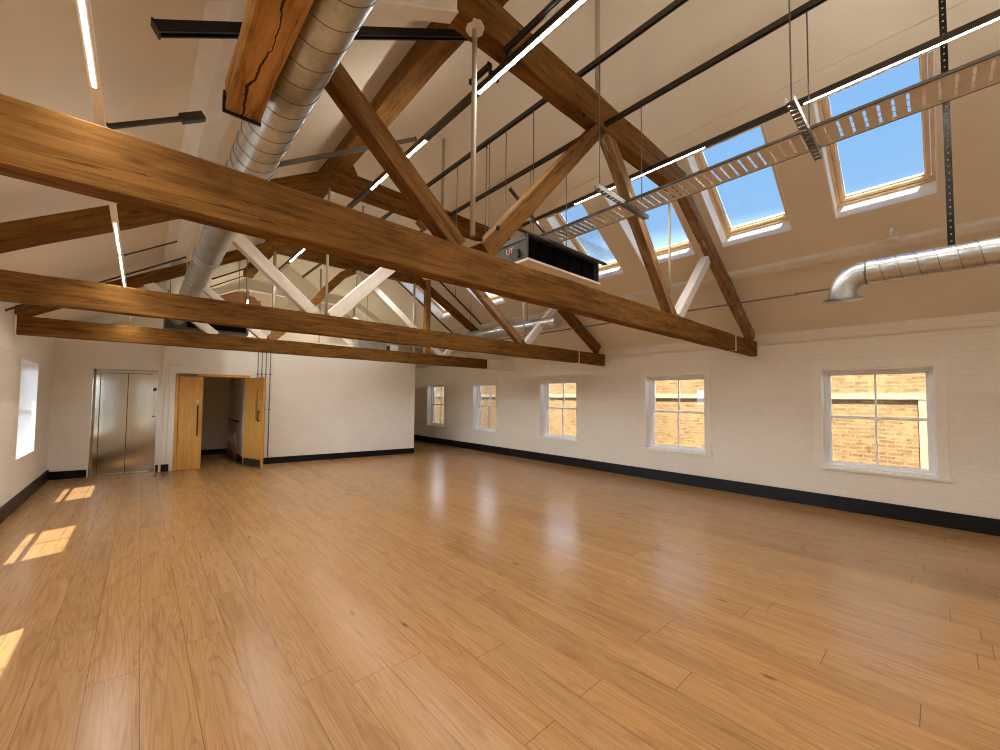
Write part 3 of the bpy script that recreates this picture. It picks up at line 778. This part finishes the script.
# ------------------------------------------------------------------ LED strips
def light_strip(name, label, x, z, ya, yb, segs, hw=.052, hh=.045, mat='dark_steel', led_w=.03, brackets=(), watts=100., lamp_to=12.5):
    t = thing(name, label, 'light', (x, ya, z))
    b = bmesh.new(); box(b, x-hw/2, x+hw/2, ya, yb, z, z+hh); obj('housing', b, mat, t, None, .003)
    for (a, c, lit) in segs:
        b = bmesh.new(); box(b, x-led_w/2, x+led_w/2, a, c, z-.0012, z+.002)
        obj('diffuser', b, 'led' if lit else 'led_off', t)
        if lit:
            cuts = [a]+[q for q in (1.6, 2.5, 4.5, 5.3) if a < q < c]+[c]
            for ua, ub in zip(cuts, cuts[1:]):
              if 1.6 <= (ua+ub)/2 <= 2.5 or 4.5 <= (ua+ub)/2 <= 5.3: continue
              b = bmesh.new(); box(b, x-led_w/2, x+led_w/2, ua, ub, z+hh-.002, z+hh+.006); obj('up_fill_glow', b, 'up_fill' if hw > .04 else 'up_fill_low', t)  # upward fill surface added to the fixture for the ceiling
    ld = bpy.data.lights.new('strip and fill lamp', 'AREA'); ld.shape = 'RECTANGLE'; ld.size = led_w; ld.size_y = lamp_to-YB-.1  # strip light plus added fill, running on past the lit segments
    ld.energy = watts; ld.spread = math.radians(160); ld.color = (1.0, .95, .86)
    lo_ = bpy.data.objects.new('lamp', ld); COL.objects.link(lo_); lo_.parent = t; lo_.matrix_parent_inverse = Matrix.Identity(4)
    lo_.location = (0, (lamp_to+YB+.1)/2-ya, -.012)
    for y in brackets:
        b = bmesh.new(); box(b, x-hw*.9, x+hw*.9, y-.012, y+.012, z+hh, z+hh+.006); box(b, x-hw*.9, x-hw*.9+.006, y-.012, y+.012, z, z+hh+.012); box(b, x+hw*.9-.006, x+hw*.9, y-.012, y+.012, z, z+hh+.012)
        obj('bracket', b, mat, t)
    return t
light_strip('linear_light', 'dark linear light under the left collar ends, lit where it crosses the nearest truss', 1.83, 3.87, YB, 8.6,
    [(YB, 2.30, 1), (3.05, 4.20, 1), (6.2, 7.45, 1), (7.6, 8.6, 0)], brackets=(1.93, 2.12), hw=.046, led_w=.026, watts=160.)
light_strip('linear_light', 'dark linear light crossing the heads of the skylights', 3.815, 3.90, YB, 5.6,
    [(YB, 0.66, 1), (1.40, 2.15, 1), (2.22, 2.9, 1), (3.2, 4.2, 0)], hw=.042, led_w=.018, watts=160.)
light_strip('linear_light', 'pale linear light on the far left, lit above the nearest beam', -.163, 2.66, YB, 8.3,
    [(YB, 2.02, 1), (3.55, 4.3, 1), (4.36, 5.0, 1), (5.05, 5.6, 1)], hw=.030, hh=.03, mat='trim_paint', led_w=.010, watts=85., lamp_to=8.3)

# ------------------------------------------------------------------ cable tray with brackets
t = thing('cable_tray', 'perforated galvanised cable tray hanging across the skylights', 'cable tray', (3.0, YB, 3.22))
TX0, TX1, TZ = 3.055, 3.340, 3.253; TYE = 3.05
b = bmesh.new()
box(b, TX0, TX0+.012, YB, TYE, TZ, TZ+.020); box(b, TX1-.012, TX1, YB, TYE, TZ, TZ+.020)
pieces('side_rail', b, 'dark_steel', t, None, .002)
b = bmesh.new()
for (xa, xb) in ((TX0+.012, TX0+.034), (TX0+.10, TX0+.108), (TX0+.17, TX0+.178), (TX1-.034, TX1-.012)): box(b, xa, xb, YB, TYE, TZ, TZ+.003)
y = YB
while y < TYE-.05:
    box(b, TX0+.034, TX1-.034, y, y+.047, TZ+.0004, TZ+.0026); y += .060
obj('perforated_base', b, 'tray_grey', t)
for y, ln in ((.515, True), (1.775, True)):
    R = axes((2.62, y, TZ-.022), (1, 0, 0), (0, 1, 0), (0, 0, 1))
    bb = bmesh.new(); w_ = .041; Lb = .80
    box(bb, 0, Lb, -w_/2, -w_/2+.003, -.02, .02); box(bb, 0, Lb, w_/2-.003, w_/2, -.02, .02)
    q = 0.
    while q < Lb: box(bb, q, min(Lb, q+.032), -w_/2+.003, w_/2-.003, -.02, -.017); q += .05
    br = obj('bracket', bb, 'grey_rail', t, R)
    hb = bmesh.new(); tube(hb, [(2.66, y, TZ-.06), (2.66, y, 4.272)], .0042, 8)
    pieces('hanger_rod', hb, 'wire', br)
for y in (.50, 1.62):
    hb = bmesh.new(); tube(hb, [(AX+.012, y, TZ-.045), (AX+.012, y, AZ-.018)], .004, 8)
    pieces('hanger_rod', hb, 'wire', t)

# ------------------------------------------------------------------ fan coil unit
UX0, UX1, UY0, UY1, UZ0, UZ1 = 2.40, 3.46, 2.32, 2.92, 2.745, 2.965
t = thing('fan_coil_unit', 'black fronted fan coil unit hanging above the nearest beam', 'ventilation unit', (2.9, 2.6, UZ0))
b = bmesh.new()
box(b, UX0, UX0+.012, UY0, UY1, UZ0, UZ1); box(b, UX1-.012, UX1, UY0, UY1, UZ0, UZ1); box(b, UX0+.012, UX1-.012, UY0, UY1, UZ1-.01, UZ1)
box(b, UX0+.012, UX1-.012, UY1-.01, UY1, UZ0, UZ1-.01)
box(b, UX0-.012, UX0, UY0, UY0+.03, UZ0, UZ1); box(b, UX0-.006, UX0, UY0+.03, UY1, UZ1-.05, UZ1-.03)
obj('casing', b, 'unit_grey', t, None, .003)
b = bmesh.new(); box(b, UX0+.012, UX1-.012, UY0+.06, UY0+.075, UZ0, UZ1-.01)
for k in range(1, 5): x = UX0+(UX1-UX0)*k/5; box(b, x-.008, x+.008, UY0+.04, UY0+.06, UZ0, UZ1-.01)
obj('filter', b, 'unit_black', t)
b = bmesh.new(); box(b, UX0-.01, UX1+.005, UY0-.015, UY1, UZ0-.022, UZ0); obj('drip_tray', b, 'trim_paint', t, None, .003)
b = bmesh.new(); box(b, UX0-.10, UX1+.14, UY0-.01, UY0+.03, UZ1, UZ1+.016); box(b, UX0-.10, UX1+.14, UY1-.06, UY1-.02, UZ1, UZ1+.016); pieces('support_rail', b, 'dark_steel', t)
b = bmesh.new()
for zz in (UZ0+.045, UZ0+.085): tube(b, [(UX0, UY0+.10, zz), (UX0-.02, UY0+.10, zz)], .017, 12)
pieces('pipe_stub', b, 'rubber', t)
b = bmesh.new()
for (x, y, zt) in ((2.66, 2.50, 4.272), (3.025, 2.40, AZ-.018), (2.66, 2.88, 4.272), (3.025, 2.88, AZ-.018)): tube(b, [(x, y, UZ1), (x, y, zt)], .0042, 8)
pieces('hanger_rod', b, 'wire', t)
cu_ = bpy.data.curves.new('lettering', 'FONT'); cu_.body = 'UT'; cu_.size = .07; cu_.extrude = .001; cu_.align_x = 'CENTER'
tmp = bpy.data.objects.new('lettering', cu_); COL.objects.link(tmp)
dg = bpy.context.evaluated_depsgraph_get(); me = bpy.data.meshes.new_from_object(tmp.evaluated_get(dg)); bpy.data.objects.remove(tmp)
bm_ = bmesh.new(); bm_.from_mesh(me)
obj('lettering', bm_, 'orange_letters', t, axes((UX0-.014, UY0+.205, UZ0+.085), (0, -1, 0), (0, 0, 1), (-1, 0, 0)))
# extra hanger wires on the far rail
for x, y, zb_, lb in ((2.66, 3.14, 2.99, 'right hand rod of the close pair hanging left of the fan coil unit'),
                      (2.685, 3.22, 2.99, 'left hand rod of the close pair hanging left of the fan coil unit'),
                      (2.66, 3.72, 2.70, 'single thin rod below the long rail, beside the painted iron tie rod')):
    t = thing('hanging_rod', lb, 'rod', (x, y, zb_), 'thin rods hanging from the long rail')
    b = bmesh.new(); tube(b, [(x, y, zb_), (x, y, 4.262)], .0036, 8); obj('rod', b, 'wire', t)
    b = bmesh.new(); tube(b, [(x, y, 4.262), (x, y, 4.272)], .012, 8); obj('clamp', b, 'dark_steel', t)

# ------------------------------------------------------------------ plant at the far end
t = thing('air_handling_unit', 'dark grey air handling box behind the third beam at the end of the duct', 'ventilation unit', (.9, 9.0, 2.72))
b = bmesh.new(); box(b, .27, 1.50, 8.91, 9.9, 2.72, 3.14); obj('casing', b, 'unit_grey', t, None, .01)
b = bmesh.new(); box(b, .56, 1.46, 8.895, 8.91, 2.76, 3.10); obj('intake', b, 'unit_black', t)
b = bmesh.new()
for x in (.32, 1.45):
    for y in (8.98, 9.8): tube(b, [(x, y, 3.14), (x, y, zc(x))], .006, 8)
pieces('hanger_rod', b, 'wire', t)
t = thing('duct_branch', 'grey rectangular duct with black gaps above the third beam', 'duct', (5., 9.2, 2.7))
b = bmesh.new(); box(b, 3.75, 4.45, 9.1, 9.4, 2.62, 2.85); box(b, 4.75, 5.15, 9.1, 9.4, 2.62, 2.85); box(b, 5.22, 5.9, 9.1, 9.4, 2.62, 2.85); pieces('casing', b, 'galv', t, None, .006)
b = bmesh.new(); box(b, 4.45, 4.55, 9.12, 9.38, 2.64, 2.83); box(b, 5.15, 5.22, 9.12, 9.38, 2.64, 2.83); box(b, 5.9, 6.0, 9.12, 9.38, 2.64, 2.83); pieces('connector', b, 'rubber', t)
b = bmesh.new(); box(b, 4.55, 4.75, 9.1, 9.4, 2.62, 2.85); obj('damper', b, 'white_paint', t)
b = bmesh.new(); pts = [(6.0+.12*k, 9.25+.02*math.sin(k*1.7), 2.73+.012*math.sin(k*2.1)) for k in range(9)]
tube(b, pts, .09, 20, True, [.085+.012*(k % 2) for k in range(9)]); obj('flexible_sleeve', b, 'white_paint', t)
b = bmesh.new()
for x in (4.0, 5.6): tube(b, [(x, 9.25, 2.85), (x, 9.25, zc(x))], .005, 8)
pieces('hanger_rod', b, 'wire', t)

# small fittings
t = thing('smoke_detector', 'small white smoke detector hanging above the elbow duct at the right', 'smoke detector', (6.15, .305, 3.335))
sx_, sy_, sz_ = 6.15, .305, 3.335
b = bmesh.new(); tube(b, [(sx_, sy_, sz_), (sx_, sy_, sz_+.035)], .05, 24, True, [.048, .054]); obj('body', b, 'smoke_white', t)
b = bmesh.new(); tube(b, [(sx_, sy_, sz_-.022), (sx_, sy_, sz_)], .03, 20, True, [.022, .034]); obj('sensor', b, 'smoke_white', t)
b = bmesh.new(); tube(b, [(sx_, sy_, sz_+.035), (sx_, sy_, zc(sx_)+.01)], .02, 12); obj('mount', b, 'smoke_white', t)
for (x, y, z, lb) in ((3.62, 9.0, 3.28, 'small white lamp hanging just above the second beam'),):
    t = thing('pendant_lamp', lb, 'lamp', (x, y, z))
    b = bmesh.new(); tube(b, [(x, y, z), (x, y, z+.03), (x, y, z+.07), (x, y, z+.09)], .1, 20, True, [.11, .10, .07, .03] if x > 0 else [.05, .05, .04, .02]); obj('shade', b, 'smoke_white', t)
    b = bmesh.new(); tube(b, [(x, y, z+.09), (x, y, zc(x) if x > 0 else 2.668)], .006, 8); obj('cord', b, 'wire', t)

# ------------------------------------------------------------------ lift entrance (door_1) and double doors (door_2)
t = thing('door_1', 'brushed steel lift doors in a recessed steel surround', 'lift door', kind='structure', mw=FF @ Matrix.Translation((LIFT[0], 0, 0)))
ml = FF @ Matrix.Translation((LIFT[0], 0, 0)); w = LIFT[1]-LIFT[0]
b = bmesh.new(); jw = .075
box(b, 0, .012, 0, .20, 0, LZ); box(b, w-.012, w, 0, .20, 0, LZ); box(b, .012, w-.012, 0, .20, LZ-.012, LZ)
box(b, .012, .012+jw, .09, .20, 0, LZ-.012); box(b, w-.012-jw, w-.012, .05, .20, 0, LZ-.012); box(b, .012+jw, w-.012-jw, .09, .20, LZ-.012-.06, LZ-.012)
obj('surround', b, 'lift_steel', t, ml, .002)
d0, d1 = .012+jw, w-.012-jw; dm = (d0+d1)/2+.01
for (xa, xb) in ((d0+.003, dm-.004), (dm+.004, d1-.003)):
    b = bmesh.new(); box(b, xa, xb, .12, .145, .01, LZ-.012-.065); obj('door_panel', b, 'lift_steel', t, ml, .003)
b = bmesh.new(); box(b, d0, d1, .15, .17, 0, LZ-.07); obj('shaft_gap', b, 'unit_black', t, ml)
b = bmesh.new(); box(b, d0, d1, .02, .15, 0.0, .012); obj('threshold', b, 'lift_steel', t, ml)
b = bmesh.new(); box(b, w-.012-.062, w-.016, .042, .05, 1.63, 1.70); obj('floor_indicator', b, 'dark_ink', t, ml, .002)
b = bmesh.new(); tube(b, [(w-.05, .05, 1.12), (w-.05, .04, 1.12)], .018, 16); obj('call_button', b, 'dark_steel', t, ml)

t = thing('door_2', 'pair of yellow oak doors, the right leaf standing open into the room', 'double door', kind='structure', mw=FF @ Matrix.Translation((DOOR[0], 0, 0)))
md = FF @ Matrix.Translation((DOOR[0], 0, 0)); w = DOOR[1]-DOOR[0]
b = bmesh.new(); f = .055
box(b, 0, f, -.02, .16, 0, DZ); box(b, w-f, w, -.02, .16, 0, DZ); box(b, f, w-f, -.02, .16, DZ-f, DZ)
obj('frame', b, 'door_oak', t, md, .003)
lw = .405
b = bmesh.new(); box(b, f+.004, f+lw, -.005, .04, .008, DZ-f-.005); lf = obj('leaf', b, 'door_oak', t, md, .003)
b = bmesh.new(); hx = f+lw-.075; tube(b, [(hx, -.06, .70), (hx, -.06, 1.34)], .013, 12)
for z in (.74, 1.30): tube(b, [(hx, -.06, z), (hx, -.004, z)], .010, 10)
obj('pull_handle', b, 'black_metal', lf, md)
b = bmesh.new(); tube(b, [(hx-.02, -.018, 1.42), (hx-.02, -.004, 1.42)], .036, 20); obj('lock_cylinder', b, 'steel', lf, md)
b = bmesh.new(); box(b, .03, .36, -.055, -.02, DZ-.045, DZ-.005); box(b, .22, .36, -.075, -.055, DZ-.035, DZ-.02); obj('door_closer', b, 'grey_rail', t, md, .004)
# open right leaf, hinged at the right jamb
hp = md @ Vector((w-f, -.01, 0)); fp = Vector((1.985, 9.72, 0)); d = (fp-hp); d.z = 0
mo = frame_from(d).to_4x4(); mo.translation = hp; Lw = d.length
def rleaf():
    b = bmesh.new(); T = .045; z0, z1 = .008, DZ-f-.005; va, vb, vz0, vz1 = Lw*.60, Lw*.72, 1.02, 1.72
    box(b, 0, va, -T, 0, z0, z1); box(b, vb, Lw, -T, 0, z0, z1); box(b, va, vb, -T, 0, z0, vz0); box(b, va, vb, -T, 0, vz1, z1)
    return b, va, vb, vz0, vz1
b, va, vb, vz0, vz1 = rleaf()
# make the face with the visible side look towards the camera
lf = obj('leaf', b, 'door_oak', t, mo)
g = bmesh.new(); box(g, va, vb, -.025, -.02, vz0, vz1); obj('vision_pane', g, 'glass', lf, mo)
for sd in (-1, 1):
    yy = .002 if sd > 0 else -.047
    b = bmesh.new(); box(b, .05, Lw-.04, min(yy, yy+.002*sd), max(yy, yy+.002*sd), .02, .19); obj('kick_plate', b, 'dark_steel', lf, mo)
    b = bmesh.new(); px = Lw-.09; yo = .045 if sd > 0 else -.09
    tube(b, [(px, yo, 1.0), (px, yo, 1.24)], .011, 10)
    for z in (1.02, 1.22): tube(b, [(px, yo, z), (px, yy, z)], .009, 8)
    obj('pull_handle', b, 'black_metal', lf, mo)
    b = bmesh.new(); tube(b, [(px, yy, 1.42), (px, yy+.012*sd, 1.42)], .03, 16); obj('lock_cylinder', b, 'steel', lf, mo)

# stair balustrade in the lobby
t = thing('stair_railing', 'steel stair railing glimpsed through the open doors', 'railing', (1.70, 11.9, 0))
b = bmesh.new(); tube(b, [(1.70, 12.35, .95), (1.70, 10.95, .95)], .02, 12); obj('handrail', b, 'dark_steel', t)
for k in range(8):
    b = bmesh.new(); y = 12.28-.17*k; tube(b, [(1.70, y, 0), (1.70, y, .935)], .009, 8); obj('baluster', b, 'steel', t)
for z in (.12, .38, .66):
    b = bmesh.new(); tube(b, [(1.70, 12.28, z), (1.70, 11.09, z)], .006, 8); obj('cross_bar', b, 'steel', t)

# ------------------------------------------------------------------ neighbouring building seen through the windows
NX = 10.5
FN = axes((NX, 0, 0), (0, -1, 0), (1, 0, 0), (0, 0, 1))
t = thing('neighbouring_building', 'sunlit yellow brick building outside the right hand windows', 'building', mw=FN, kind='structure')
b = bmesh.new(); box(b, -26, 10, 0, .4, -4, 2.26); obj('brick_wall', b, 'stock_brick', t, FN)
b = bmesh.new(); box(b, -26, 10, -.05, 0, 1.585, 1.70); obj('string_course', b, 'neigh_band', t, FN, .01)
b = bmesh.new(); box(b, -.25, .30, -.04, 0, -4, 1.585); obj('pier', b, 'neigh_band', t, FN, .01)

# ------------------------------------------------------------------ light
sd = Vector((.50, .17, -1.)).normalized()
sun = bpy.data.lights.new('sun', 'SUN'); sun.energy = 38.; sun.angle = math.radians(.55); sun.color = (1.0, .95, .86)
so = bpy.data.objects.new('sun', sun); COL.objects.link(so)
so.matrix_world = axes((0, 0, 30), (0, 1, 0), (0, 1, 0), (0, 0, 1))
so.rotation_mode = 'QUATERNION'; so.rotation_quaternion = sd.to_track_quat('-Z', 'Y'); so.location = (-8, 4, 20)

w = bpy.data.worlds.new('sky'); S.world = w; w.use_nodes = True
nt = w.node_tree; nt.nodes.clear()
out = nt.nodes.new('ShaderNodeOutputWorld'); bg = nt.nodes.new('ShaderNodeBackground')
tc = nt.nodes.new('ShaderNodeTexCoord'); sp = nt.nodes.new('ShaderNodeSeparateXYZ'); L(nt, tc.outputs['Generated'], sp.inputs[0])
f = math_n(nt, 'MULTIPLY_ADD', sp.outputs[2], .5, .5)
c = ramp(nt, f, [(.0, (.35, .30, .24)), (.49, (.5, .46, .42)), (.51, (15., 16.5, 19.)), (.61, (14., 16., 19.)), (.648, (3.6, 4.6, 6.)), (.664, (1.0, 1.5, 2.1)), (.688, (.35, .63, 1.04)), (.80, (.25, .54, 1.0)), (1., (.14, .36, .85))])
L(nt, c, bg.inputs[0]); bg.inputs[1].default_value = 1.0; L(nt, bg.outputs[0], out.inputs[0])

# ------------------------------------------------------------------ colour management
vs = S.view_settings
S.display_settings.display_device = 'sRGB'
vs.view_transform = 'Standard'; vs.look = 'None'; vs.gamma = 1.; vs.use_curve_mapping = False; vs.exposure = 0.
S.cycles.use_denoising = True
S.cycles.max_bounces = 10; S.cycles.diffuse_bounces = 6; S.cycles.transparent_max_bounces = 16
S.cycles.sample_clamp_indirect = 8.
S.cycles.filter_width = 1.1
S.cycles.caustics_reflective = False; S.cycles.caustics_refractive = False
